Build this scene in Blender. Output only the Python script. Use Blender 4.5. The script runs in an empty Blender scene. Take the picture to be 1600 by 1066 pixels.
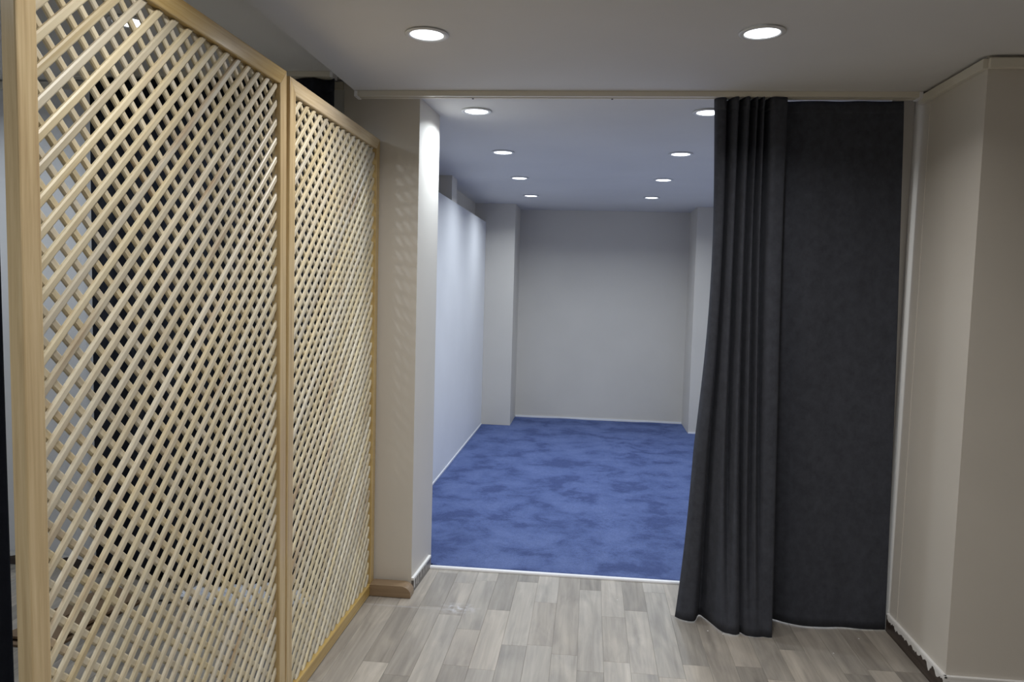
import bpy, bmesh, math, random
from mathutils import Vector, Matrix, noise
random.seed(7)
PI = math.pi
scn = bpy.context.scene
C = scn.collection

# ------------------------------------------------------------------ camera, world, exposure
YAW, PITCH, ROLL, CAMH, FPX = math.radians(5.723), math.radians(4.073), math.radians(1.573), 1.586, 1200.5
_f = Vector((-math.sin(YAW)*math.cos(PITCH), math.cos(YAW)*math.cos(PITCH), -math.sin(PITCH)))
_r = Vector((math.cos(YAW), math.sin(YAW), 0)); _u = _r.cross(_f)
_r2 = math.cos(ROLL)*_r + math.sin(ROLL)*_u; _u2 = -math.sin(ROLL)*_r + math.cos(ROLL)*_u
cam = bpy.data.cameras.new('camera'); cam.sensor_fit = 'HORIZONTAL'; cam.sensor_width = 36.0
cam.lens = FPX/1600*36.0; cam.clip_start = 0.02
camo = bpy.data.objects.new('camera', cam); C.objects.link(camo)
camo.matrix_world = Matrix(((_r2.x, _u2.x, -_f.x, 0), (_r2.y, _u2.y, -_f.y, 0), (_r2.z, _u2.z, -_f.z, CAMH), (0, 0, 0, 1)))
scn.camera = camo
w = bpy.data.worlds.new('world'); scn.world = w; w.use_nodes = True
w.node_tree.nodes['Background'].inputs[0].default_value = (0.5, 0.5, 0.55, 1)
w.node_tree.nodes['Background'].inputs[1].default_value = 0.05
vs = scn.view_settings
vs.view_transform = 'Standard'; vs.look = 'None'; vs.gamma = 1.0; vs.use_curve_mapping = False
vs.exposure = 0.0
LAMP_WATT, LAMP_WATT_FRONT, LAMP_WATT_BAY, LAMP_SPREAD = 8.0, 5.6, 7.0, math.radians(148)   # output and beam angle of the round ceiling lights

# ------------------------------------------------------------------ materials
def mat(name):
    m = bpy.data.materials.new(name); m.use_nodes = True
    nt = m.node_tree; b = nt.nodes['Principled BSDF']
    return m, nt, b
def N(nt, t, **kw):
    n = nt.nodes.new(t)
    for k, v in kw.items():
        if k in n.inputs: n.inputs[k].default_value = v
        else: setattr(n, k, v)
    return n
def ramp(nt, fac, stops):
    r = nt.nodes.new('ShaderNodeValToRGB'); nt.links.new(fac, r.inputs[0])
    e = r.color_ramp.elements
    e[0].position, e[0].color = stops[0][0], (*stops[0][1], 1)
    e[1].position, e[1].color = stops[-1][0], (*stops[-1][1], 1)
    for p, c in stops[1:-1]:
        q = e.new(p); q.color = (*c, 1)
    return r
def bump(nt, b, h, strength, dist):
    bp = N(nt, 'ShaderNodeBump', Strength=strength, Distance=dist)
    nt.links.new(h, bp.inputs['Height']); nt.links.new(bp.outputs[0], b.inputs['Normal'])
def paint(name, col, rough=0.6, var=0.03, bstr=0.12):
    m, nt, b = mat(name)
    g = N(nt, 'ShaderNodeNewGeometry')
    n1 = N(nt, 'ShaderNodeTexNoise', Scale=1.7, Detail=4.0); nt.links.new(g.outputs['Position'], n1.inputs['Vector'])
    r = ramp(nt, n1.outputs[0], [(0.3, tuple(c*(1-var) for c in col)), (0.7, tuple(min(1, c*(1+var)) for c in col))])
    nt.links.new(r.outputs[0], b.inputs['Base Color'])
    n2 = N(nt, 'ShaderNodeTexNoise', Scale=230.0, Detail=2.0); nt.links.new(g.outputs['Position'], n2.inputs['Vector'])
    bump(nt, b, n2.outputs[0], bstr, 0.002)
    b.inputs['Roughness'].default_value = rough
    return m
M = {}
M['wall'] = paint('beige_wall_paint', (0.66, 0.622, 0.566), 0.45)
M['wall_white'] = paint('white_partition_paint', (0.78, 0.78, 0.80), 0.5)
M['ceiling'] = paint('white_ceiling_paint', (0.70, 0.69, 0.685), 0.8)
M['trunking'] = paint('cream_plastic', (0.72, 0.68, 0.59), 0.35, 0.01, 0.0)
M['white_plastic'] = paint('white_plastic', (0.85, 0.85, 0.88), 0.35, 0.01, 0.0)
M['caulk'] = paint('white_caulk', (0.80, 0.79, 0.78), 0.6, 0.04, 0.3)
M['bezel'] = paint('lamp_bezel_white', (0.75, 0.76, 0.78), 0.35, 0.01, 0.0)
M['dark_metal'] = paint('dark_metal', (0.03, 0.03, 0.03), 0.4, 0.02, 0.0)

def wood(name, dark, mid, light, rough=0.33, knots=True, gscale=1.0, hue=True):
    m, nt, b = mat(name)
    tc = N(nt, 'ShaderNodeTexCoord'); oi = N(nt, 'ShaderNodeObjectInfo')
    mp = N(nt, 'ShaderNodeMapping'); mp.inputs['Scale'].default_value = (1.6*gscale, 45*gscale, 45*gscale)
    nt.links.new(tc.outputs['Object'], mp.inputs[0])
    mul = N(nt, 'ShaderNodeMath', operation='MULTIPLY'); mul.inputs[1].default_value = 97.0
    nt.links.new(oi.outputs['Random'], mul.inputs[0])
    n = N(nt, 'ShaderNodeTexNoise', noise_dimensions='4D', Scale=1.0, Detail=5.0, Roughness=0.6, Distortion=0.6)
    nt.links.new(mp.outputs[0], n.inputs['Vector']); nt.links.new(mul.outputs[0], n.inputs['W'])
    r = ramp(nt, n.outputs[0], [(0.28, dark), (0.5, mid), (0.72, light)])
    hsv = N(nt, 'ShaderNodeHueSaturation')
    nt.links.new(r.outputs[0], hsv.inputs['Color'])
    vm = N(nt, 'ShaderNodeMapRange'); vm.inputs['To Min'].default_value = 0.86; vm.inputs['To Max'].default_value = 1.12
    nt.links.new(oi.outputs['Random'], vm.inputs[0]); nt.links.new(vm.outputs[0], hsv.inputs['Value'])
    m2 = N(nt, 'ShaderNodeMath', operation='MULTIPLY'); m2.inputs[1].default_value = 7.31
    fr = N(nt, 'ShaderNodeMath', operation='FRACT'); nt.links.new(oi.outputs['Random'], m2.inputs[0]); nt.links.new(m2.outputs[0], fr.inputs[0])
    sm = N(nt, 'ShaderNodeMapRange'); sm.inputs['To Min'].default_value = 0.72; sm.inputs['To Max'].default_value = 1.12
    nt.links.new(fr.outputs[0], sm.inputs[0]); nt.links.new(sm.outputs[0], hsv.inputs['Saturation'])
    last = hsv.outputs[0]
    if knots:
        mk = N(nt, 'ShaderNodeMapping'); mk.inputs['Scale'].default_value = (2.2, 22, 22); nt.links.new(tc.outputs['Object'], mk.inputs[0])
        nk = N(nt, 'ShaderNodeTexNoise', noise_dimensions='4D', Scale=1.0, Detail=1.0); nt.links.new(mk.outputs[0], nk.inputs['Vector']); nt.links.new(mul.outputs[0], nk.inputs['W'])
        kr = N(nt, 'ShaderNodeMapRange'); kr.inputs['From Min'].default_value = 0.59; kr.inputs['From Max'].default_value = 0.74; kr.inputs['To Max'].default_value = 0.75
        nt.links.new(nk.outputs[0], kr.inputs[0])
        mx = N(nt, 'ShaderNodeMix', data_type='RGBA'); nt.links.new(kr.outputs[0], mx.inputs[0]); nt.links.new(last, mx.inputs[6])
        mx.inputs[7].default_value = (dark[0]*0.62, dark[1]*0.48, dark[2]*0.38, 1); last = mx.outputs[2]
    nt.links.new(last, b.inputs['Base Color'])
    b.inputs['Roughness'].default_value = rough
    bump(nt, b, n.outputs[0], 0.12, 0.0015)
    return m
M['slat'] = wood('pale_pine_slat', (0.54, 0.44, 0.27), (0.645, 0.565, 0.395), (0.73, 0.665, 0.505), 0.44)
M['frame'] = wood('varnished_pine_frame', (0.44, 0.285, 0.105), (0.57, 0.405, 0.17), (0.66, 0.495, 0.24), 0.27, False, 1.7)
M['foot'] = wood('brown_oiled_wood', (0.18, 0.10, 0.032), (0.255, 0.148, 0.052), (0.31, 0.185, 0.068), 0.4, False)
M['bb_dark'] = wood('dark_brown_skirting', (0.030, 0.020, 0.016), (0.055, 0.040, 0.033), (0.10, 0.078, 0.066), 0.4, False)
M['bb_grey'] = wood('grey_brown_skirting', (0.10, 0.09, 0.085), (0.17, 0.15, 0.14), (0.26, 0.235, 0.22), 0.4, False)

def plank_mat():
    m, nt, b = mat('grey_oak_laminate')
    tc = N(nt, 'ShaderNodeTexCoord'); oi = N(nt, 'ShaderNodeObjectInfo'); g = N(nt, 'ShaderNodeNewGeometry')
    mul = N(nt, 'ShaderNodeMath', operation='MULTIPLY'); mul.inputs[1].default_value = 61.0; nt.links.new(oi.outputs['Random'], mul.inputs[0])
    mp = N(nt, 'ShaderNodeMapping'); mp.inputs['Scale'].default_value = (28, 1.7, 5); nt.links.new(tc.outputs['Object'], mp.inputs[0])
    n = N(nt, 'ShaderNodeTexNoise', noise_dimensions='4D', Scale=1.0, Detail=6.0, Roughness=0.62, Distortion=0.9)
    nt.links.new(mp.outputs[0], n.inputs['Vector']); nt.links.new(mul.outputs[0], n.inputs['W'])
    mp2 = N(nt, 'ShaderNodeMapping'); mp2.inputs['Scale'].default_value = (9, 2.4, 5); nt.links.new(tc.outputs['Object'], mp2.inputs[0])
    n2 = N(nt, 'ShaderNodeTexNoise', noise_dimensions='4D', Scale=1.0, Detail=3.0, Distortion=1.5)
    nt.links.new(mp2.outputs[0], n2.inputs['Vector']); nt.links.new(mul.outputs[0], n2.inputs['W'])
    r1 = ramp(nt, n.outputs[0], [(0.3, (0.70, 0.685, 0.665)), (0.7, (1.12, 1.11, 1.09))])
    r2 = ramp(nt, n2.outputs[0], [(0.3, (0.80, 0.80, 0.81)), (0.7, (1.10, 1.09, 1.07))])
    a = N(nt, 'ShaderNodeMix', data_type='RGBA', blend_type='MULTIPLY'); a.inputs[0].default_value = 1
    nt.links.new(r1.outputs[0], a.inputs[6]); nt.links.new(r2.outputs[0], a.inputs[7])
    c = N(nt, 'ShaderNodeMix', data_type='RGBA', blend_type='MULTIPLY'); c.inputs[0].default_value = 1
    nt.links.new(a.outputs[2], c.inputs[6]); nt.links.new(oi.outputs['Color'], c.inputs[7])
    # dried plaster smudge and the faint wiped line beside the lattice foot
    mps = N(nt, 'ShaderNodeMapping', vector_type='POINT'); mps.inputs['Location'].default_value = (0.59*9, -3.63*14, 0); mps.inputs['Scale'].default_value = (9, 14, 0)
    nt.links.new(g.outputs['Position'], mps.inputs[0])
    ln = N(nt, 'ShaderNodeVectorMath', operation='LENGTH'); nt.links.new(mps.outputs[0], ln.inputs[0])
    sp = N(nt, 'ShaderNodeMapRange'); sp.inputs['From Min'].default_value = 1.0; sp.inputs['From Max'].default_value = 0.1; nt.links.new(ln.outputs['Value'], sp.inputs[0])
    ns = N(nt, 'ShaderNodeTexNoise', Scale=34.0, Detail=4.0); nt.links.new(g.outputs['Position'], ns.inputs['Vector'])
    rs = N(nt, 'ShaderNodeMapRange'); rs.inputs['From Min'].default_value = 0.44; rs.inputs['From Max'].default_value = 0.66; nt.links.new(ns.outputs[0], rs.inputs[0])
    ms = N(nt, 'ShaderNodeMath', operation='MULTIPLY'); nt.links.new(sp.outputs[0], ms.inputs[0]); nt.links.new(rs.outputs[0], ms.inputs[1])
    sx = N(nt, 'ShaderNodeSeparateXYZ'); nt.links.new(g.outputs['Position'], sx.inputs[0])
    l1 = N(nt, 'ShaderNodeMath', operation='SUBTRACT'); l1.inputs[1].default_value = 3.605; nt.links.new(sx.outputs[1], l1.inputs[0])
    l2 = N(nt, 'ShaderNodeMath', operation='ABSOLUTE'); nt.links.new(l1.outputs[0], l2.inputs[0])
    l3 = N(nt, 'ShaderNodeMapRange'); l3.inputs['From Min'].default_value = 0.011; l3.inputs['From Max'].default_value = 0.002; nt.links.new(l2.outputs[0], l3.inputs[0])
    l4 = N(nt, 'ShaderNodeMapRange'); l4.inputs['From Min'].default_value = -0.62; l4.inputs['From Max'].default_value = -0.85; nt.links.new(sx.outputs[0], l4.inputs[0])
    l5 = N(nt, 'ShaderNodeMath', operation='MULTIPLY'); nt.links.new(l3.outputs[0], l5.inputs[0]); nt.links.new(l4.outputs[0], l5.inputs[1])
    l6 = N(nt, 'ShaderNodeMath', operation='MULTIPLY'); nt.links.new(l5.outputs[0], l6.inputs[0]); l6.inputs[1].default_value = 0.22
    tot = N(nt, 'ShaderNodeMath', operation='ADD', use_clamp=True); nt.links.new(ms.outputs[0], tot.inputs[0]); nt.links.new(l6.outputs[0], tot.inputs[1])
    d = N(nt, 'ShaderNodeMix', data_type='RGBA'); nt.links.new(tot.outputs[0], d.inputs[0]); nt.links.new(c.outputs[2], d.inputs[6]); d.inputs[7].default_value = (0.62, 0.62, 0.66, 1)
    nt.links.new(d.outputs[2], b.inputs['Base Color'])
    b.inputs['Roughness'].default_value = 0.36
    bump(nt, b, n.outputs[0], 0.08, 0.001)
    return m
M['plank'] = plank_mat()
M['screed'] = paint('floor_bed', (0.20, 0.19, 0.18), 0.7)

def carpet_mat():
    m, nt, b = mat('blue_plush_carpet')
    g = N(nt, 'ShaderNodeNewGeometry')
    mp = N(nt, 'ShaderNodeMapping'); mp.inputs['Scale'].default_value = (2.0, 1.9, 1); nt.links.new(g.outputs['Position'], mp.inputs[0])
    n1 = N(nt, 'ShaderNodeTexNoise', Scale=1.5, Detail=6.0, Roughness=0.66, Distortion=0.25); nt.links.new(mp.outputs[0], n1.inputs['Vector'])
    n2 = N(nt, 'ShaderNodeTexNoise', Scale=210.0, Detail=3.0); nt.links.new(g.outputs['Position'], n2.inputs['Vector'])
    n3 = N(nt, 'ShaderNodeTexNoise', Scale=60.0, Detail=3.0); nt.links.new(g.outputs['Position'], n3.inputs['Vector'])
    r = ramp(nt, n1.outputs[0], [(0.395, (0.055, 0.078, 0.190)), (0.495, (0.090, 0.126, 0.278)), (0.62, (0.118, 0.160, 0.330))])
    r2 = ramp(nt, n2.outputs[0], [(0.25, (0.68, 0.68, 0.68)), (0.75, (1.25, 1.25, 1.25))])
    r3 = ramp(nt, n3.outputs[0], [(0.25, (0.86, 0.86, 0.86)), (0.75, (1.12, 1.12, 1.12))])
    a = N(nt, 'ShaderNodeMix', data_type='RGBA', blend_type='MULTIPLY'); a.inputs[0].default_value = 1
    nt.links.new(r.outputs[0], a.inputs[6]); nt.links.new(r2.outputs[0], a.inputs[7])
    c = N(nt, 'ShaderNodeMix', data_type='RGBA', blend_type='MULTIPLY'); c.inputs[0].default_value = 1
    nt.links.new(a.outputs[2], c.inputs[6]); nt.links.new(r3.outputs[0], c.inputs[7])
    nt.links.new(c.outputs[2], b.inputs['Base Color'])
    b.inputs['Roughness'].default_value = 0.95; b.inputs['Specular IOR Level'].default_value = 0.1
    b.inputs['Sheen Weight'].default_value = 0.25; b.inputs['Sheen Roughness'].default_value = 0.5; b.inputs['Sheen Tint'].default_value = (0.35, 0.45, 0.9, 1)
    bump(nt, b, n2.outputs[0], 0.6, 0.006)
    return m
M['carpet'] = carpet_mat()

def fabric(name, col, sheen):
    m, nt, b = mat(name)
    g = N(nt, 'ShaderNodeNewGeometry')
    mp = N(nt, 'ShaderNodeMapping'); mp.inputs['Scale'].default_value = (1, 1, 0.8); nt.links.new(g.outputs['Position'], mp.inputs[0])
    n1 = N(nt, 'ShaderNodeTexNoise', Scale=26.0, Detail=6.0, Roughness=0.7); nt.links.new(mp.outputs[0], n1.inputs['Vector'])
    n2 = N(nt, 'ShaderNodeTexNoise', Scale=650.0, Detail=2.0); nt.links.new(g.outputs['Position'], n2.inputs['Vector'])
    r = ramp(nt, n1.outputs[0], [(0.3, tuple(c*0.82 for c in col)), (0.7, tuple(c*1.2 for c in col))])
    nt.links.new(r.outputs[0], b.inputs['Base Color'])
    b.inputs['Roughness'].default_value = 0.9; b.inputs['Specular IOR Level'].default_value = 0.15
    b.inputs['Sheen Weight'].default_value = sheen; b.inputs['Sheen Roughness'].default_value = 0.45; b.inputs['Sheen Tint'].default_value = (0.6, 0.62, 0.72, 1)
    bump(nt, b, n2.outputs[0], 0.35, 0.002)
    return m
M['curtain'] = fabric('charcoal_velour', (0.056, 0.060, 0.075), 0.06)
M['curtain_dark'] = fabric('black_blue_curtain', (0.018, 0.020, 0.028), 0.05)
M['cardboard'] = paint('brown_cardboard', (0.23, 0.155, 0.095), 0.85, 0.12, 0.2)
M['bag'] = paint('white_plastic_film', (0.74, 0.76, 0.84), 0.3, 0.05, 0.0)
M['cable'] = paint('black_rubber', (0.012, 0.012, 0.013), 0.45, 0.02, 0.0)
def emit(name, col, s):
    m, nt, b = mat(name)
    b.inputs['Base Color'].default_value = (0.9, 0.9, 0.9, 1)
    b.inputs['Emission Color'].default_value = (*col, 1); b.inputs['Emission Strength'].default_value = s
    return m
M['led'] = emit('cool_white_led_diffuser', (0.90, 0.95, 1.0), 5.0)

# ------------------------------------------------------------------ mesh helpers
def add_box(bm, x0, x1, y0, y1, z0, z1):
    v = [bm.verts.new(p) for p in ((x0,y0,z0),(x1,y0,z0),(x1,y1,z0),(x0,y1,z0),(x0,y0,z1),(x1,y0,z1),(x1,y1,z1),(x0,y1,z1))]
    for f in ((0,3,2,1),(4,5,6,7),(0,1,5,4),(1,2,6,5),(2,3,7,6),(3,0,4,7)): bm.faces.new([v[i] for i in f])
def add_prism(bm, pts, z0, z1):
    a = [bm.verts.new((x, y, z0)) for x, y in pts]; b = [bm.verts.new((x, y, z1)) for x, y in pts]
    n = len(pts); bm.faces.new(a[::-1]); bm.faces.new(b)
    for i in range(n): bm.faces.new((a[i], a[(i+1) % n], b[(i+1) % n], b[i]))
def obj(name, bm, m, parent=None, loc=None, bevel=0, smooth=False):
    bmesh.ops.recalc_face_normals(bm, faces=bm.faces[:])
    me = bpy.data.meshes.new(name); bm.to_mesh(me); bm.free()
    if smooth:
        for p in me.polygons: p.use_smooth = True
    me.materials.append(m)
    o = bpy.data.objects.new(name, me); C.objects.link(o)
    if parent: o.parent = parent
    if loc: o.location = loc
    if bevel:
        md = o.modifiers.new('bevel', 'BEVEL'); md.width = bevel; md.segments = 3; md.limit_method = 'ANGLE'
    return o
def box(name, b, m, parent=None, bevel=0):
    """box mesh whose origin sits at the centre of its base"""
    x0, x1, y0, y1, z0, z1 = b; cx, cy = (x0+x1)/2, (y0+y1)/2
    bm = bmesh.new(); add_box(bm, x0-cx, x1-cx, y0-cy, y1-cy, 0, z1-z0)
    return obj(name, bm, m, parent, (cx, cy, z0), bevel)
def tag(o, label, cat, group=None):
    o['label'] = label; o['category'] = cat
    if group: o['group'] = group
    return o
def struct(o, label=None):
    o['kind'] = 'structure'
    if label: o['label'] = label
    return o
def empty(name, loc=(0, 0, 0)):
    o = bpy.data.objects.new(name, None); C.objects.link(o); o.location = loc; o.empty_display_size = 0.1
    return o

# ------------------------------------------------------------------ the setting
H, H2 = 2.5, 2.588           # dropped soffit over the opening and blue room; slightly higher ceiling over the left bay
XS = -1.157                  # edge of the dropped soffit
YC = 3.79                    # face of the entrance columns
FX0, FX1, FY0 = -3.7, 2.7, -3.0
# floor bed with individually laid planks where the photo shows them
floor = struct(box('floor', (FX0, FX1, FY0, 4.14, -0.06, -0.0005), M['plank']), 'grey oak laminate floor of narrow staggered planks')
floor.color = (0.37, 0.345, 0.31, 1)
PW, POFF = 0.1117, -0.003
LT, MD, DK = 1.0, 0.87, 0.74
ends = {  # column index: [(start y, tone), ...] from near to far, read off the photograph
 -8: [(2.45, MD), (2.62, LT), (3.045, DK), (3.613, MD)],
 -7: [(2.40, DK), (2.95, MD), (3.632, DK), (4.078, LT)],
 -6: [(2.50, MD), (2.90, LT), (3.55, MD), (3.95, LT)],
 -5: [(2.55, DK), (3.066, LT), (3.408, MD), (4.0, LT)],
 -4: [(2.40, LT), (2.86, MD), (3.05, LT), (3.64, DK)],
 -3: [(2.60, DK), (3.283, LT), (4.021, DK)],
 -2: [(2.50, MD), (3.30, MD), (3.769, LT)],
 -1: [(2.35, LT), (3.232, MD)],
 0: [(2.55, MD), (3.10, LT), (3.967, DK)],
 1: [(2.40, LT), (3.20, MD), (3.652, LT)],
 2: [(2.45, MD), (3.116, LT), (3.741, DK)],
 3: [(2.40, LT), (3.10, MD), (3.989, LT)],
 4: [(2.60, LT), (3.223, DK), (3.72, LT)],
 5: [(2.40, LT), (3.05, MD), (3.80, LT)],
 6: [(2.50, DK), (3.245, LT), (3.90, MD)],
 7: [(2.35, LT), (3.15, MD), (3.75, DK)],
 8: [(2.55, LT), (3.433, DK)],
 9: [(2.40, MD), (3.05, LT), (3.70, MD)],
 10: [(2.50, DK), (3.25, MD), (3.85, LT)],
 11: [(2.35, LT), (3.30, MD)],
 12: [(2.50, LT), (2.80, DK), (3.304, MD)],
}
rp = random.Random(21)
for ci in range(-28, 20):
    if ci in ends:
        segs = ends[ci]
    else:
        y = rp.uniform(2.05, 2.4); segs = []
        while y < 4.0:
            segs.append((y, rp.choice((LT, LT, MD, DK, MD)))); y += rp.uniform(0.45, 0.95)
    x0 = POFF + ci*PW; x1 = x0 + PW
    for k, (ys, tone) in enumerate(segs):
        ye = segs[k+1][0] if k+1 < len(segs) else 4.137
        ymax = 4.137 if x0 > -1.0 and x1 < 1.36 else (3.79 if x1 < 1.46 else 3.12)
        ye = min(ye, ymax)
        if ye - ys < 0.05: continue
        g = 0.00045
        cx, cy = (x0+x1)/2, (ys+ye)/2
        bm = bmesh.new(); hw, hl = PW/2-g, (ye-ys)/2-g
        c = 0.0007
        a = [bm.verts.new(p) for p in ((-hw,-hl,0),(hw,-hl,0),(hw,hl,0),(-hw,hl,0))]
        b_ = [bm.verts.new(p) for p in ((-hw,-hl,0.0015),(hw,-hl,0.0015),(hw,hl,0.0015),(-hw,hl,0.0015))]
        t = [bm.verts.new(p) for p in ((-hw+c,-hl+c,0.002),(hw-c,-hl+c,0.002),(hw-c,hl-c,0.002),(-hw+c,hl-c,0.002))]
        for i in range(4):
            j = (i+1) % 4
            bm.faces.new((a[i], a[j], b_[j], b_[i])); bm.faces.new((b_[i], b_[j], t[j], t[i]))
        bm.faces.new(t)
        p = obj('plank', bm, M['plank'], floor)
        p.location = Vector((cx, cy, -0.0004)) - floor.location
        q = tone*rp.uniform(0.95, 1.05); wm = rp.uniform(-0.012, 0.016)
        p.color = (0.445*q*(1+wm), 0.412*q, 0.372*q*(1-wm), 1)

# ceiling: one stepped slab
bm = bmesh.new()
prof = [(FX0, H2), (XS, H2), (XS, H), (FX1, H), (FX1, H+0.25), (FX0, H+0.25)]
a = [bm.verts.new((x, FY0, z)) for x, z in prof]; b_ = [bm.verts.new((x, YC+0.03, z)) for x, z in prof]
bm.faces.new(a); bm.faces.new(b_[::-1])
for i in range(6): bm.faces.new((a[i], a[(i+1) % 6], b_[(i+1) % 6], b_[i]))
add_box(bm, -1.75, 1.75, YC+0.03, 9.45, H+0.00005, H+0.25)
struct(obj('ceiling', bm, M['ceiling']), 'white plaster ceiling stepping down over the entrance')

def wall_prism(name, pts, z0, z1, m, label):
    cx = sum(p[0] for p in pts)/len(pts); cy = sum(p[1] for p in pts)/len(pts)
    bm = bmesh.new(); add_prism(bm, [(x-cx, y-cy) for x, y in pts], 0, z1-z0)
    return struct(obj(name, bm, m, None, (cx, cy, z0)), label)
wall_prism('wall_column_left', [(-1.25, YC), (-0.867, YC), (-0.847, 4.19), (-1.25, 4.19)], 0, H+0.12, M['wall'], 'beige plastered column beside the lattice panel')
wall_prism('wall_bay', [(FX0, YC+0.02), (-1.25, YC+0.02), (-1.25, 4.19), (FX0, 4.19)], 0, H2+0.1, M['wall_white'], 'pale grey wall behind the lattice panel')
wall_prism('wall_column_right', [(1.462, 3.128), (FX1+0.2, 3.128), (FX1+0.2, 4.19), (1.36, 4.19), (1.36, YC), (1.462, YC)], 0, H+0.05, M['wall'], 'beige column right of the grey curtain')
struct(box('trim_1', (1.4605, 1.463, 3.62, 3.735, 0.09, 2.45), M['wall']), 'flat vertical filler strip on the right column')
# blue carpeted room
wall_prism('wall_back', [(-0.859, 9.181), (1.127, 9.181), (1.127, 9.45), (-0.859, 9.45)], 0, H, M['wall'], 'beige end wall of the blue carpeted room')
wall_prism('wall_pillar_left', [(-1.32, 8.581), (-0.859, 8.581), (-0.859, 9.45), (-1.32, 9.45)], 0, H, M['wall'], 'beige corner pillar at the far left of the blue room')
wall_prism('wall_pillar_right', [(1.127, 8.581), (1.55, 8.581), (1.55, 9.45), (1.127, 9.45)], 0, H, M['wall'], 'beige corner pillar at the far right of the blue room')
wall_prism('wall_left', [(-1.75, 4.19), (-1.312, 4.19), (-1.312, 9.45), (-1.75, 9.45)], 0, H, M['wall'], 'recessed beige wall above the white partition')
wall_prism('wall_partition', [(-1.30, 4.19), (-1.187, 4.19), (-1.187, 8.579), (-1.30, 8.579)], 0, 2.293, M['wall_white'], 'white partition wall along the left of the blue room')
wall_prism('wall_pier', [(-1.30, 6.44), (-1.187, 6.44), (-1.187, 6.68), (-1.30, 6.68)], 2.293, H, M['wall'], 'short pier on top of the white partition')
wall_prism('wall_right', [(1.46, 4.19), (1.75, 4.19), (1.75, 9.45), (1.46, 9.45)], 0, H, M['wall_white'], 'right wall of the blue room behind the curtain')
# walls of the front room around and behind the camera
wall_prism('wall_front_left', [(FX0-0.2, FY0), (FX0, FY0), (FX0, 4.19), (FX0-0.2, 4.19)], 0, H2+0.1, M['wall_white'], 'plain pale wall at the far left of the front room')
wall_prism('wall_front_right', [(FX1, FY0), (FX1+0.2, FY0), (FX1+0.2, 3.128), (FX1, 3.128)], 0, H+0.1, M['wall'], 'plain beige wall at the far right of the front room')
wall_prism('wall_front', [(FX0-0.2, FY0-0.2), (FX1+0.2, FY0-0.2), (FX1+0.2, FY0), (FX0-0.2, FY0)], 0, H2+0.1, M['wall'], 'plain beige wall behind the camera')

# carpet: fitted slab with a slightly lifted, wavy border
def carpet():
    bm = bmesh.new()
    xs = [-1.186+i*(1.459+1.186)/60 for i in range(61)]; ys = [4.142+i*(9.18-4.142)/110 for i in range(111)]
    grid = {}
    for j, y in enumerate(ys):
        for i, x in enumerate(xs):
            z = 0.008 + 0.0035*noise.noise(Vector((x*2.3, y*2.3, 1.7)))
            e = min(y-4.142, 0.3)
            z = z if e > 0.05 else 0.010
            if y > 9.05 or (y > 8.50 and (x < -0.80 or x > 1.07)): z += 0.012*max(0, noise.noise(Vector((x*2.1, y, 4))))+0.004
            grid[i, j] = bm.verts.new((x, y, z))
    for j in range(110):
        for i in range(60):
            cx, cy = (xs[i]+xs[i+1])/2, (ys[j]+ys[j+1])/2
            if cy > 8.585 and (cx < -0.862 or cx > 1.13): continue
            if cy < 4.188 and (cx < -0.85 or cx > 1.36): continue
            bm.faces.new((grid[i,j], grid[i+1,j], grid[i+1,j+1], grid[i,j+1]))
    for v in [v for v in bm.verts if not v.link_faces]: bm.verts.remove(v)
    r = bmesh.ops.extrude_face_region(bm, geom=bm.faces[:])
    for v in [g for g in r['geom'] if isinstance(g, bmesh.types.BMVert)]: v.co.z = -0.001
    return obj('carpet', bm, M['carpet'], smooth=True)
tag(carpet(), 'plush blue fitted carpet with brushed darker patches in the inner room', 'carpet')
struct(box('floor_screed', (-1.75, 1.75, 4.14, 9.45, -0.06, -0.0015), M['screed']), 'floor under the blue carpet')
# white edge strip and sealant beads
def rod(name, p0, p1, r, m, label=None, parent=None, seg=10):
    p0, p1 = Vector(p0), Vector(p1); d = p1-p0
    bm = bmesh.new(); q = d.to_track_quat('Z', 'Y').to_matrix()
    rings = [[bm.verts.new(q @ Vector((r*math.cos(2*PI*i/seg), r*math.sin(2*PI*i/seg), 0)) + k*d) for i in range(seg)] for k in (0, 1)]
    for i in range(seg): bm.faces.new((rings[0][i], rings[0][(i+1) % seg], rings[1][(i+1) % seg], rings[1][i]))
    bm.faces.new(rings[0][::-1]); bm.faces.new(rings[1])
    o = obj(name, bm, m, parent, p0, smooth=False)
    return o
def strip(name, prof_yz, x0, x1, m, label):
    bm = bmesh.new(); a = [bm.verts.new((x0, y, z)) for y, z in prof_yz]; b_ = [bm.verts.new((x1, y, z)) for y, z in prof_yz]
    n = len(prof_yz); bm.faces.new(a); bm.faces.new(b_[::-1])
    for i in range(n): bm.faces.new((a[i], a[(i+1) % n], b_[(i+1) % n], b_[i]))
    return struct(obj(name, bm, m), label)
strip('trim_2', [(4.122, 0.0022), (4.1225, 0.009), (4.126, 0.0145), (4.132, 0.0165), (4.142, 0.0165), (4.146, 0.013), (4.146, 0.0022)], -0.848, 1.359, M['white_plastic'], 'white edging strip where the blue carpet starts')
struct(box('trim_3', (-1.188, -1.181, 4.192, 8.578, 0.004, 0.022), M['white_plastic']), 'thin white sealant line at the foot of the white partition')
struct(box('trim_4', (-0.855, 1.123, 9.173, 9.182, 0.012, 0.034), M['white_plastic']), 'thin white sealant line at the foot of the end wall')
struct(box('trim_5', (1.128, 1.459, 8.573, 8.582, 0.012, 0.030), M['white_plastic']), 'thin white sealant line at the foot of the far right pillar')

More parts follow.
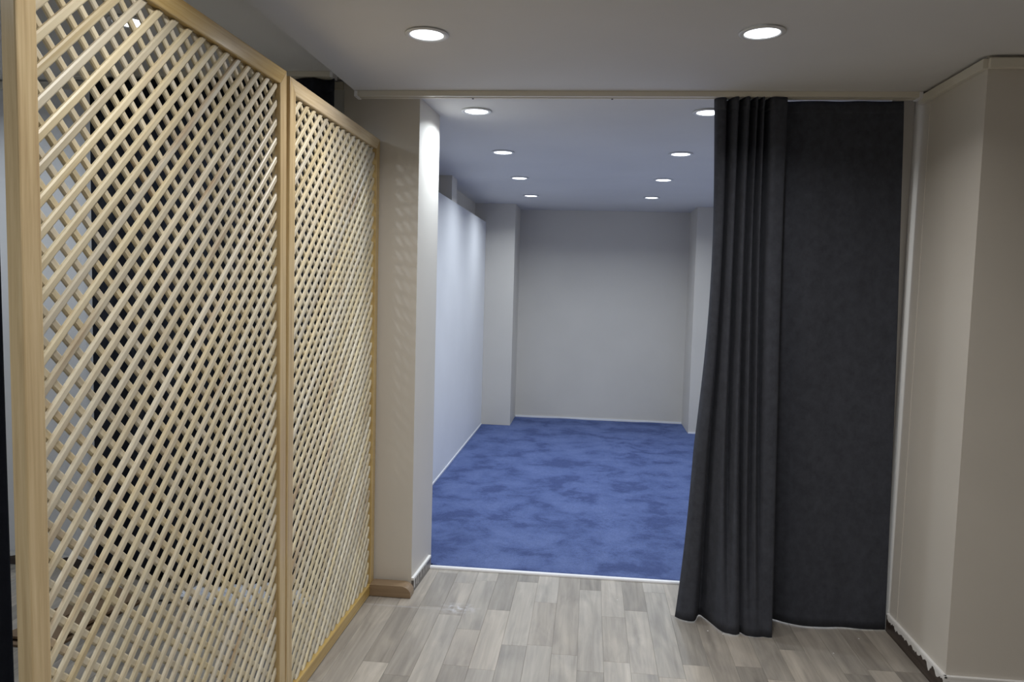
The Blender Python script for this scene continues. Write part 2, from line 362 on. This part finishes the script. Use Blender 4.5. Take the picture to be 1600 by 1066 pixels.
# skirting boards with ragged paint along their top
def ragged(name, axis, a0, a1, c, ztop, zlow, amp, seed, parent, thick=0.0012, n=120, side=-1, low=0.02):
    rr = random.Random(seed); bm = bmesh.new(); up, dn = [], []
    for i in range(n+1):
        t = a0 + (a1-a0)*i/n
        z = zlow + amp*noise.noise(Vector((t*26, seed*1.3, 0))) + 0.35*amp*noise.noise(Vector((t*90, seed, 3)))
        up.append((t, ztop)); dn.append((t, max(low, min(z, ztop-0.004))))
    def P(t, z, d): return (c+side*d, t, z) if axis == 'y' else (t, c+side*d, z)
    vf = [[bm.verts.new(P(t, z, thick)) for t, z in L] for L in (up, dn)]
    vb = [[bm.verts.new(P(t, z, 0)) for t, z in L] for L in (up, dn)]
    for i in range(n):
        bm.faces.new((vf[0][i], vf[0][i+1], vf[1][i+1], vf[1][i])); bm.faces.new((vb[0][i], vb[1][i], vb[1][i+1], vb[0][i+1]))
        bm.faces.new((vf[1][i], vf[1][i+1], vb[1][i+1], vb[1][i])); bm.faces.new((vf[0][i], vb[0][i], vb[0][i+1], vf[0][i+1]))
    return obj(name, bm, M['caulk'], parent)
def board(name, b, m):
    x0, x1, y0, y1, z0, z1 = b
    bm = bmesh.new()
    if (x1-x0) > (y1-y0):       # wood grain follows local x
        L, T = (x1-x0)/2, (y1-y0)/2; add_box(bm, -L, L, -T, T, 0, z1-z0); rz = 0
    else:
        L, T = (y1-y0)/2, (x1-x0)/2; add_box(bm, -L, L, -T, T, 0, z1-z0); rz = PI/2
    o = obj(name, bm, m); o.location = ((x0+x1)/2, (y0+y1)/2, z0); o.rotation_euler = (0, 0, rz)
    return o
BT = 0.012
bl = struct(empty('baseboard_left', (-0.862, YC, 0)), 'dark skirting with white capped top on the left column reveal')
def child(o, parent):
    loc = o.location.copy(); o.parent = parent; o.location = loc - parent.location; return o
bm = bmesh.new(); add_box(bm, -0.175, 0.175, -BT/2, BT/2, 0, 0.058)
o = obj('board', bm, M['bb_grey']); o.location = (-0.852, 3.966, 0.002); o.rotation_euler = (0, 0, PI/2-0.05); child(o, bl)
bm = bmesh.new(); add_box(bm, -0.176, 0.176, -0.0085, 0.0085, 0, 0.014)
o = obj('cap', bm, M['caulk'], bevel=0.002); o.location = (-0.8535, 3.966, 0.060); o.rotation_euler = (0, 0, PI/2-0.05); child(o, bl)
for yy, zz, ww in ((3.80, 0.020, 0.012), (3.845, 0.022, 0.005), (3.875, 0.014, 0.004), (3.93, 0.026, 0.006), (3.985, 0.030, 0.004), (4.03, 0.028, 0.003)):
    xx = -0.852 + BT/2 + (yy-3.966)*0.05 + 0.0002
    o = box('paint_drip', (xx-0.001, xx+0.0008, yy, yy+ww, zz, 0.060), M['caulk']); child(o, bl)
br = struct(empty('baseboard_right', (1.456, 3.40, 0)), 'dark brown skirting with ragged white paint on the right column')
child(board('board', (1.450, 1.462, 3.1160, 3.715, 0.002, 0.080), M['bb_dark']), br)
child(board('board', (1.462, FX1-0.002, 3.116, 3.128, 0.002, 0.080), M['bb_dark']), br)
bm = bmesh.new(); add_box(bm, -0.007, 0.007, -0.300, 0.300, 0, 0.012); o = obj('paint_bead', bm, M['caulk'], bevel=0.003); o.location = (1.457, 3.414, 0.076); child(o, br)
bm = bmesh.new(); add_box(bm, -0.60, 0.60, -0.007, 0.007, 0, 0.012); o = obj('paint_bead', bm, M['caulk'], bevel=0.003); o.location = (2.05, 3.121, 0.076); child(o, br)
child(ragged('paint_edge', 'y', 3.116, 3.70, 1.4500, 0.082, 0.062, 0.030, 3, bl), br)
child(ragged('paint_edge', 'x', 1.449, 2.65, 3.116, 0.082, 0.060, 0.030, 8, bl), br)
o = box('paint_drip', (1.4475, 1.4560, 3.1145, 3.1165, 0.004, 0.08), M['caulk']); child(o, br)
bb = struct(empty('baseboard_bay', (-3.0, YC, 0)), 'dark skirting with ragged white paint behind the lattice')
child(board('board', (FX0+0.001, -1.252, YC+0.008, YC+0.0195, 0.002, 0.062), M['bb_dark']), bb)
child(ragged('paint_edge', 'x', FX0, -1.252, YC+0.008, 0.070, 0.052, 0.022, 5, bb), bb)

# ceiling-height cable trunking
tr = struct(empty('trim_6', (1.45, 3.11, 2.45)), 'cream cable trunking along the top of the right column')
for b in ((1.440, 1.462, 3.123, 3.70, 2.452, 2.489), (1.459, FX1-0.01, 3.104, 3.128, 2.452, 2.489)):
    o = box('channel', b, M['trunking'], bevel=0.002); child(o, tr)
tl = struct(empty('trim_7', (-3.0, 3.79, 2.54)), 'cream cable trunking along the top of the bay wall')
o = box('channel', (FX0+0.01, -1.26, 3.790, 3.81, 2.540, 2.577), M['trunking'], bevel=0.002); child(o, tl)

# ------------------------------------------------------------------ curtain rails
def rail(name, x0, x1, y0, y1, z1, label, screws=()):
    t = empty(name, ((x0+x1)/2, (y0+y1)/2, z1)); tag(t, label, 'curtain rail')
    bm = bmesh.new(); hz = 0.024; sl = 0.008; ym = (y0+y1)/2
    prof = [(y0, 0), (y1, 0), (y1, -hz), (ym+sl, -hz), (ym+sl, -hz+0.012), (ym-sl, -hz+0.012), (ym-sl, -hz), (y0, -hz)]
    prof = [(y-ym, z) for y, z in prof]; L = (x1-x0)/2
    a = [bm.verts.new((-L, y, z)) for y, z in prof]; b_ = [bm.verts.new((L, y, z)) for y, z in prof]; n = len(prof)
    bm.faces.new(a); bm.faces.new(b_[::-1])
    for i in range(n): bm.faces.new((a[i], a[(i+1) % n], b_[(i+1) % n], b_[i]))
    obj('track', bm, M['trunking'], t)
    bm = bmesh.new(); add_box(bm, -L-0.003, -L+0.012, y0-ym-0.004, y1-ym+0.004, -hz-0.004, -0.001); obj('end_cap', bm, M['white_plastic'], t, bevel=0.001)
    bm = bmesh.new(); add_box(bm, L-0.012, L+0.003, y0-ym-0.004, y1-ym+0.004, -hz-0.004, -0.001); obj('end_cap', bm, M['white_plastic'], t, bevel=0.001)
    for sx in screws:
        bm = bmesh.new(); bmesh.ops.create_cone(bm, cap_ends=True, segments=12, radius1=0.005, radius2=0.004, depth=0.004)
        obj('screw', bm, M['dark_metal'], t, (sx-(x0+x1)/2, y1-ym-0.012, -hz-0.001))
    return t
rail('curtain_rail', XS+0.004, 1.437, 3.650, 3.712, H-0.001, 'long cream curtain rail fixed under the ceiling across the entrance', (-0.59, 0.07))
rail('curtain_rail', -2.62, -1.262, 3.640, 3.70, H2-0.001, 'cream curtain rail above the black curtain behind the lattice')

# ------------------------------------------------------------------ curtains
def catmull(pts, t):
    n = len(pts)-1; f = t*n; i = min(int(f), n-1); u = f-i
    p0, p1, p2, p3 = pts[max(i-1, 0)], pts[i], pts[i+1], pts[min(i+2, n)]
    return tuple(0.5*((2*p1[k]) + (-p0[k]+p2[k])*u + (2*p0[k]-5*p1[k]+4*p2[k]-p3[k])*u*u + (-p0[k]+3*p1[k]-3*p2[k]+p3[k])*u**3) for k in range(len(p1)))
def curtain(name, pairs, ztop, zbot, m, label, nu=420, nv=60, power=1.5, hemvar=0.002, ripple=0.0, bulge=0.0):
    top = [(p[0], p[1]) for p in pairs]; bot = [(p[2], p[3]) for p in pairs]
    cx = sum(p[0] for p in bot)/len(bot); cy = sum(p[1] for p in bot)/len(bot)
    t = empty(name, (cx, cy, zbot)); tag(t, label, 'curtain')
    def point(s, v):
        a = catmull(top, s); b = catmull(bot, s); pw = power
        if not isinstance(power, (int, float)):
            f = s*(len(power)-1); i = min(int(f), len(power)-2); pw = power[i]*(1-f+i)+power[i+1]*(f-i)
        k = v**pw; ky = v**(pw*1.5)
        x, y = a[0]*(1-k)+b[0]*k, a[1]*(1-ky)+b[1]*ky
        z = ztop+(zbot-ztop)*v + (hemvar*math.sin(s*9)*v if v > 0.9 else 0)
        if ripple: y += ripple*noise.noise(Vector((s*9, v*1.6, 2.2)))*math.sin(PI*min(1, v*1.2)); x += 0.5*ripple*noise.noise(Vector((s*7, v*2.4, 7.1)))
        if bulge and v < 0.66: x += bulge*math.sin(PI*v/0.66)*max(0.0, 1-s/0.25)
        return Vector((x-cx, y-cy, z-zbot))
    def sheet(v0, v1, rows, nm, thick, off):
        bm = bmesh.new()
        g = [[bm.verts.new(point(i/nu, v0+(v1-v0)*j/rows)) for i in range(nu+1)] for j in range(rows+1)]
        for j in range(rows):
            for i in range(nu): bm.faces.new((g[j][i], g[j+1][i], g[j+1][i+1], g[j][i+1]))
        o = obj(nm, bm, m, t, smooth=True)
        md = o.modifiers.new('thickness', 'SOLIDIFY'); md.thickness = thick; md.offset = off
        return o
    sheet(0, 1, nv, 'cloth', 0.0018, 0)
    sheet(0.0, 0.022, 3, 'heading_tape', 0.0036, 0)
    return t
main_pairs = [
 (0.540, 3.700, 0.462, 3.700), (0.552, 3.668, 0.490, 3.668), (0.586, 3.662, 0.545, 3.656), (0.600, 3.722, 0.578, 3.735),
 (0.618, 3.660, 0.606, 3.690), (0.640, 3.646, 0.655, 3.570), (0.652, 3.722, 0.690, 3.545), (0.676, 3.646, 0.718, 3.538),
 (0.690, 3.650, 0.737, 3.552), (0.700, 3.722, 0.746, 3.572), (0.722, 3.646, 0.766, 3.546), (0.736, 3.718, 0.792, 3.540),
 (0.754, 3.646, 0.812, 3.538), (0.770, 3.720, 0.830, 3.541), (0.790, 3.650, 0.848, 3.546), (0.830, 3.648, 0.872, 3.540),
 (0.858, 3.660, 0.888, 3.552), (0.856, 3.690, 0.884, 3.625), (0.852, 3.722, 0.884, 3.705), (0.880, 3.738, 0.925, 3.748),
 (0.945, 3.728, 0.985, 3.715), (1.020, 3.724, 1.060, 3.690), (1.110, 3.734, 1.160, 3.692), (1.190, 3.722, 1.250, 3.706),
 (1.290, 3.730, 1.350, 3.700), (1.387, 3.722, 1.447, 3.712)]
curtain('curtain', main_pairs, H-0.026, 0.0055, M['curtain'], 'charcoal grey curtain drawn to the right, gathered in folds over the blue carpet edge', ripple=0.010, bulge=0.022,
        power=[3.2, 3.2, 3.0, 2.6, 2.4, 2.2, 2.0, 1.9, 1.8, 1.7, 1.6, 1.5, 1.4, 1.3, 1.2, 1.1, 1.1, 1.1, 1.1, 1.1, 1.0, 1.0, 0.9, 0.9, 0.8, 0.75])
pr = []
for i in range(41):
    x = -2.52+i*(1.262)/40; a = 0.030*math.sin(i*1.18)+0.012*math.sin(i*2.3+1)
    pr.append((x, 3.668+a*0.7, x, 3.675+a))
curtain('curtain', pr, H2-0.030, 0.025, M['curtain_dark'], 'black curtain hanging in front of the bay wall behind the lattice', nu=300, nv=24, power=1.0)
pr = []
for i in range(29):
    x = -2.55+i*(0.737)/28; a = 0.035*math.sin(i*1.45)
    pr.append((x-0.012, 2.2+a*0.8, x+0.020, 2.2+a))
curtain('curtain', pr, H2-0.030, 0.03, M['curtain_dark'], 'black curtain edge at the far left, outside the lattice post', nu=220, nv=24, power=1.0)
rail('curtain_rail', -2.7, -1.75, 2.17, 2.23, H2-0.001, 'cream curtain rail above the black curtain at the far left')

# ------------------------------------------------------------------ lattice panels
XFACE = -1.060; FD = 0.029; FW = 0.055; TANA = 0.885; PY = 0.0703; SW = 0.0190; ST = 0.0075
ANG = math.atan(TANA)
def frame_member(name, L, wd, mitre, parent, loc, rot):
    """length along local x, width along local y (inner edge at +y), thickness along local z (front at +z); mitred ends"""
    bm = bmesh.new(); rb = 0.004
    sec = [(0, -FD/2), (wd, -FD/2), (wd, FD/2-rb), (wd-0.3*rb, FD/2-0.3*rb), (wd-rb, FD/2), (rb, FD/2), (0.3*rb, FD/2-0.3*rb), (0, FD/2-rb)]
    a = [bm.verts.new((-L/2+(y if mitre else 0), y, z)) for y, z in sec]; b_ = [bm.verts.new((L/2-(y if mitre else 0), y, z)) for y, z in sec]
    n = len(sec); bm.faces.new(a); bm.faces.new(b_[::-1])
    for i in range(n): bm.faces.new((a[i], a[(i+1) % n], b_[(i+1) % n], b_[i]))
    o = obj(name, bm, M['frame'], parent); o.location = loc; o.rotation_euler = rot
    return o
def lattice_panel(y0, y1, z0, z1, label, phase_f, phase_b, foot=None):
    root = empty('lattice_panel', (XFACE-FD/2, (y0+y1)/2, 0)); tag(root, label, 'lattice panel', None)
    B = Matrix(((0, 0, 1, 0), (1, 0, 0, 0), (0, 1, 0, 0), (0, 0, 0, 1)))       # panel (u,v,w) -> local (w,u,v): u = y, v = z, w = x towards the entrance
    cy = (y0+y1)/2
    def put(o, u, v, ang, wofs=0):
        o.matrix_local = Matrix.Translation((wofs, u-cy, v)) @ B @ Matrix.Rotation(ang, 4, 'Z')
    g = 0.0006
    for nm, L, u, v, ang in (('bottom_rail', y1-y0-2*g, cy, z0, 0), ('top_rail', y1-y0-2*g, cy, z1, PI), ('stile', z1-z0-2*g, y1, (z0+z1)/2, PI/2), ('stile', z1-z0-2*g, y0, (z0+z1)/2, -PI/2)):
        o = frame_member(nm, L, FW, True, root, (0, 0, 0), (0, 0, 0)); put(o, u, v, ang)
    iy0, iy1, iz0, iz1 = y0+FW+0.001, y1-FW-0.001, z0+FW+0.001, z1-FW-0.001
    # front family rises with y, rear family falls with y
    for fam, (sgn, wz) in enumerate(((1, FD/2-0.0105), (-1, FD/2-0.0105-ST-0.0004))):
        d = (math.cos(ANG), sgn*math.sin(ANG)); nrm = (-sgn*math.sin(ANG), math.cos(ANG)) if sgn > 0 else (math.sin(ANG), math.cos(ANG))
        ph = phase_f if fam == 0 else phase_b
        k0 = -80
        for k in range(k0, 140):
            yt = ph + k*PY                 # where the slat's centre line meets the top edge z = iz1
            base = (yt, iz1)
            rows = []
            ok = True
            for q in (-SW/2, -SW/2+0.0035, SW/2-0.0035, SW/2):
                px, pz = base[0]+nrm[0]*q, base[1]+nrm[1]*q
                lo, hi = -1e9, 1e9
                for comp, dd, mn, mx in ((px, d[0], iy0, iy1), (pz, d[1], iz0, iz1)):
                    t0, t1 = (mn-comp)/dd, (mx-comp)/dd
                    if t0 > t1: t0, t1 = t1, t0
                    lo, hi = max(lo, t0), min(hi, t1)
                if hi-lo < 0.004: ok = False; break
                rows.append((q, lo, hi))
            if not ok: continue
            mid = (rows[1][1]+rows[1][2]+rows[2][1]+rows[2][2])/4
            ch = 0.0026
            secz = [(rows[0], 0), (rows[0], ST-ch), (rows[1], ST), (rows[2], ST), (rows[3], ST-ch), (rows[3], 0)]
            bm = bmesh.new()
            a = [bm.verts.new((r[1]-mid, r[0], z-ST)) for r, z in secz]; b_ = [bm.verts.new((r[2]-mid, r[0], z-ST)) for r, z in secz]
            bm.faces.new(a); bm.faces.new(b_[::-1])
            for i in range(6): bm.faces.new((a[i], a[(i+1) % 6], b_[(i+1) % 6], b_[i]))
            o = obj('slat', bm, M['slat'], root)
            put(o, base[0]+d[0]*mid, base[1]+d[1]*mid, sgn*ANG, wz)
    if foot:
        fy0, fy1, x1 = foot
        bm = bmesh.new(); L = x1-XFACE
        prof = [(0, 0.0), (L, 0.0), (L, 0.018)] + [(L-0.052+0.052*math.cos(a), 0.018+0.042*math.sin(a)) for a in [PI/2*i/8 for i in range(1, 9)]] + [(0, 0.060)]
        a = [bm.verts.new((x, -(fy1-fy0)/2, z)) for x, z in prof]; b_ = [bm.verts.new((x, (fy1-fy0)/2, z)) for x, z in prof]
        n = len(prof); bm.faces.new(a); bm.faces.new(b_[::-1])
        for i in range(n): bm.faces.new((a[i], a[(i+1) % n], b_[(i+1) % n], b_[i]))
        o = obj('foot', bm, M['foot'], root, bevel=0.002); o['label'] = 'darker brown wooden foot with a rounded end'
        o.location = (FD/2, (fy0+fy1)/2-cy, 0.003)
    return root
lp = lattice_panel(1.360, 2.620, 0.012, 2.294, 'large diagonal pine lattice panel nearest the camera at the left', 1.862, 1.40)
lp.rotation_euler = (math.radians(0.58), 0, 0)
lattice_panel(2.626, 3.772, 0.004, 2.292, 'second pine lattice panel, standing against the beige column on a wooden foot', 2.762, 2.70, foot=(3.700, 3.778, -0.850))

# ------------------------------------------------------------------ ceiling lights
def lathe(bm, prof, seg=40):
    rings = [[bm.verts.new((r*math.cos(2*PI*i/seg), r*math.sin(2*PI*i/seg), z)) for i in range(seg)] for r, z in prof]
    for a, b in zip(rings, rings[1:]):
        for i in range(seg): bm.faces.new((a[i], a[(i+1) % seg], b[(i+1) % seg], b[i]))
    return rings
WARM, COOL = (1.0, 0.972, 0.935), (0.84, 0.925, 1.0)
def downlight(x, y, z, label, tilt=(0, 0)):
    t = empty('ceiling_light', (x, y, z)); tag(t, label, 'ceiling light', 'round ceiling lights'); t.rotation_euler = (tilt[0], tilt[1], 0)
    bm = bmesh.new(); lathe(bm, [(0.070, 0.0), (0.080, -0.0025), (0.0805, -0.005), (0.078, -0.0075), (0.066, -0.0085), (0.0605, -0.0060), (0.0605, -0.001)])
    obj('bezel', bm, M['bezel'], t, smooth=True)
    bm = bmesh.new(); r = lathe(bm, [(0.0603, -0.0045), (0.0585, -0.0050)], 32); bm.faces.new(r[1])
    o = obj('diffuser', bm, M['led'], t); o['label'] = 'lit white diffuser disc'
    ld = bpy.data.lights.new('beam', 'AREA'); ld.shape = 'DISK'; ld.size = 0.12; ld.energy = LAMP_WATT if y > 3.5 else (LAMP_WATT_BAY if x < -1.2 else LAMP_WATT_FRONT*(1.2 if y > 2 else 0.95 if y > 1 else 0.75)); ld.spread = LAMP_SPREAD if x > -1.2 else math.radians(160); ld.color = COOL if y > 3.5 or x < -1.2 else WARM
    lo = bpy.data.objects.new('beam', ld); C.objects.link(lo); lo.parent = t; lo.location = (0, 0, -0.0095)
    return t
XL, XR = -0.628, 0.567; YR = [2.835, 4.064, 5.289, 6.521, 7.764]
places = ['in front of the curtain rail', 'just inside the entrance beyond the rail', 'second row past the entrance', 'third row past the entrance', 'farthest row by the end wall']
for k, y in enumerate(YR):
    downlight(XL, y, H, 'round white ceiling light, left one of the pair ' + places[k], (0.0, 0.012 if k == 0 else 0))
    downlight(XR, y, H, 'round white ceiling light, right one of the pair ' + places[k], (0.012 if k == 0 else 0, -0.02 if k == 0 else 0))
downlight(-1.845, 2.94, H2, 'round white ceiling light behind the lattice panel')
for x, y, z, lb in ((-3.04, 2.94, H2, 'added unseen round white ceiling light at the far left of the bay'),  # bay lights out of view, added to brighten the bay wall and near post
                    (-1.845, 0.45, H2, 'added unseen round white ceiling light of the bay, beside the camera spot'),
                    (-1.845, -0.80, H2, 'added unseen round white ceiling light of the bay, behind the camera spot'),
                    (XL, 1.606, H, 'unseen round white ceiling light ahead of the camera spot, left one'), (XR, 1.606, H, 'unseen round white ceiling light ahead of the camera spot, right one'),  # front-room pairs out of view, at guessed positions
                    (XL, 0.377, H, 'unseen round white ceiling light over the camera spot, left one'), (XR, 0.377, H, 'unseen round white ceiling light over the camera spot, right one'),
                    (XL, -0.85, H, 'added unseen round white ceiling light behind the camera, left one'), (XR, -0.85, H, 'added unseen round white ceiling light behind the camera, right one')):  # rear pair out of view, added for more light on camera-facing surfaces
    downlight(x, y, z, lb)

# ------------------------------------------------------------------ odds and ends on the floor behind the lattice
t = empty('cardboard_sheet', (-2.30, 3.22, 0.002)); tag(t, 'flattened brown cardboard box lying on the floor behind the lattice', 'cardboard')
def panel_part(nm, pts, z0, z1):
    bm = bmesh.new(); add_prism(bm, [(x+2.30, y-3.22) for x, y in pts], z0, z1); return obj(nm, bm, M['cardboard'], t, bevel=0.0015)
panel_part('lower_panel', [(-2.47, 2.93), (-2.205, 2.93), (-2.115, 3.44), (-2.33, 3.58)], 0.0, 0.012)
panel_part('upper_panel', [(-2.46, 2.96), (-2.215, 2.95), (-2.13, 3.43), (-2.32, 3.54)], 0.022, 0.034)
panel_part('flap', [(-2.45, 3.06), (-2.34, 3.02), (-2.27, 3.42), (-2.36, 3.46)], 0.034, 0.040)
panel_part('spine', [(-2.46, 2.96), (-2.44, 2.96), (-2.34, 3.52), (-2.36, 3.53)], 0.012, 0.022)

def bundle():
    bm = bmesh.new(); nu, nv = 60, 28; L = 0.34
    rows = []
    for i in range(nu+1):
        s = -1+2*i/nu; r0 = 0.075*(1-abs(s)**5)**0.5*(0.8+0.25*math.sin(s*4+1)) + 0.004
        row = []
        for j in range(nv):
            a = 2*PI*j/nv
            n = noise.noise(Vector((s*6, math.cos(a)*2, math.sin(a)*2)))*0.35 + noise.noise(Vector((s*17, math.cos(a)*5, math.sin(a)*5)))*0.22
            r = r0*(1+n)
            row.append(bm.verts.new((s*L, math.cos(a)*r*1.05, max(0.0, 0.045+math.sin(a)*r*0.72))))
        rows.append(row)
    for a, b in zip(rows, rows[1:]):
        for j in range(nv): bm.faces.new((a[j], a[(j+1) % nv], b[(j+1) % nv], b[j]))
    bm.faces.new(rows[0]); bm.faces.new(rows[-1])
    o = obj('plastic_bundle', bm, M['bag'], None, (-1.61, 3.48, 0.002)); o.rotation_euler = (0, 0, 0.05)
    return tag(o, 'crumpled white plastic film bundle on the floor behind the lattice', 'plastic bag')
bundle()
def cable(name, pts, r, label):
    bm = bmesh.new(); seg = 6; n = 60; rows = []
    P = [Vector((*catmull(pts, i/n), r)) for i in range(n+1)]
    for i, p in enumerate(P):
        d = (P[min(i+1, n)]-P[max(i-1, 0)]).normalized(); s = Vector((-d.y, d.x, 0))
        rows.append([bm.verts.new(p + s*(r*math.cos(2*PI*k/seg)) + Vector((0, 0, r*math.sin(2*PI*k/seg)))) for k in range(seg)])
    for a, b in zip(rows, rows[1:]):
        for k in range(seg): bm.faces.new((a[k], a[(k+1) % seg], b[(k+1) % seg], b[k]))
    bm.faces.new(rows[0]); bm.faces.new(rows[-1])
    c = sum(P, Vector())/len(P); c.z = 0
    for v in bm.verts: v.co -= c
    return tag(obj(name, bm, M['cable'], None, (c.x, c.y, 0.002), smooth=True), label, 'cable')
cable('cable', [(-2.10, 3.40), (-2.04, 3.47), (-1.99, 3.45), (-1.95, 3.52), (-1.99, 3.60), (-2.12, 3.61)], 0.004, 'thin black cable coiled between the cardboard and the white bundle')
# stray flecks of plaster on the planks
for i, (x, y) in enumerate(((0.60, 3.57), (0.665, 3.545), (1.126, 3.43), (1.29, 3.60), (0.19, 3.86))):
    bm = bmesh.new(); bmesh.ops.create_icosphere(bm, subdivisions=1, radius=0.0035)
    for v in bm.verts: v.co = Vector((v.co.x*(1+0.4*random.random()), v.co.y*(1+0.4*random.random()), v.co.z*0.4))
    o = obj('plaster_fleck', bm, M['caulk'], floor); o.location = Vector((x, y, 0.0028)) - floor.location
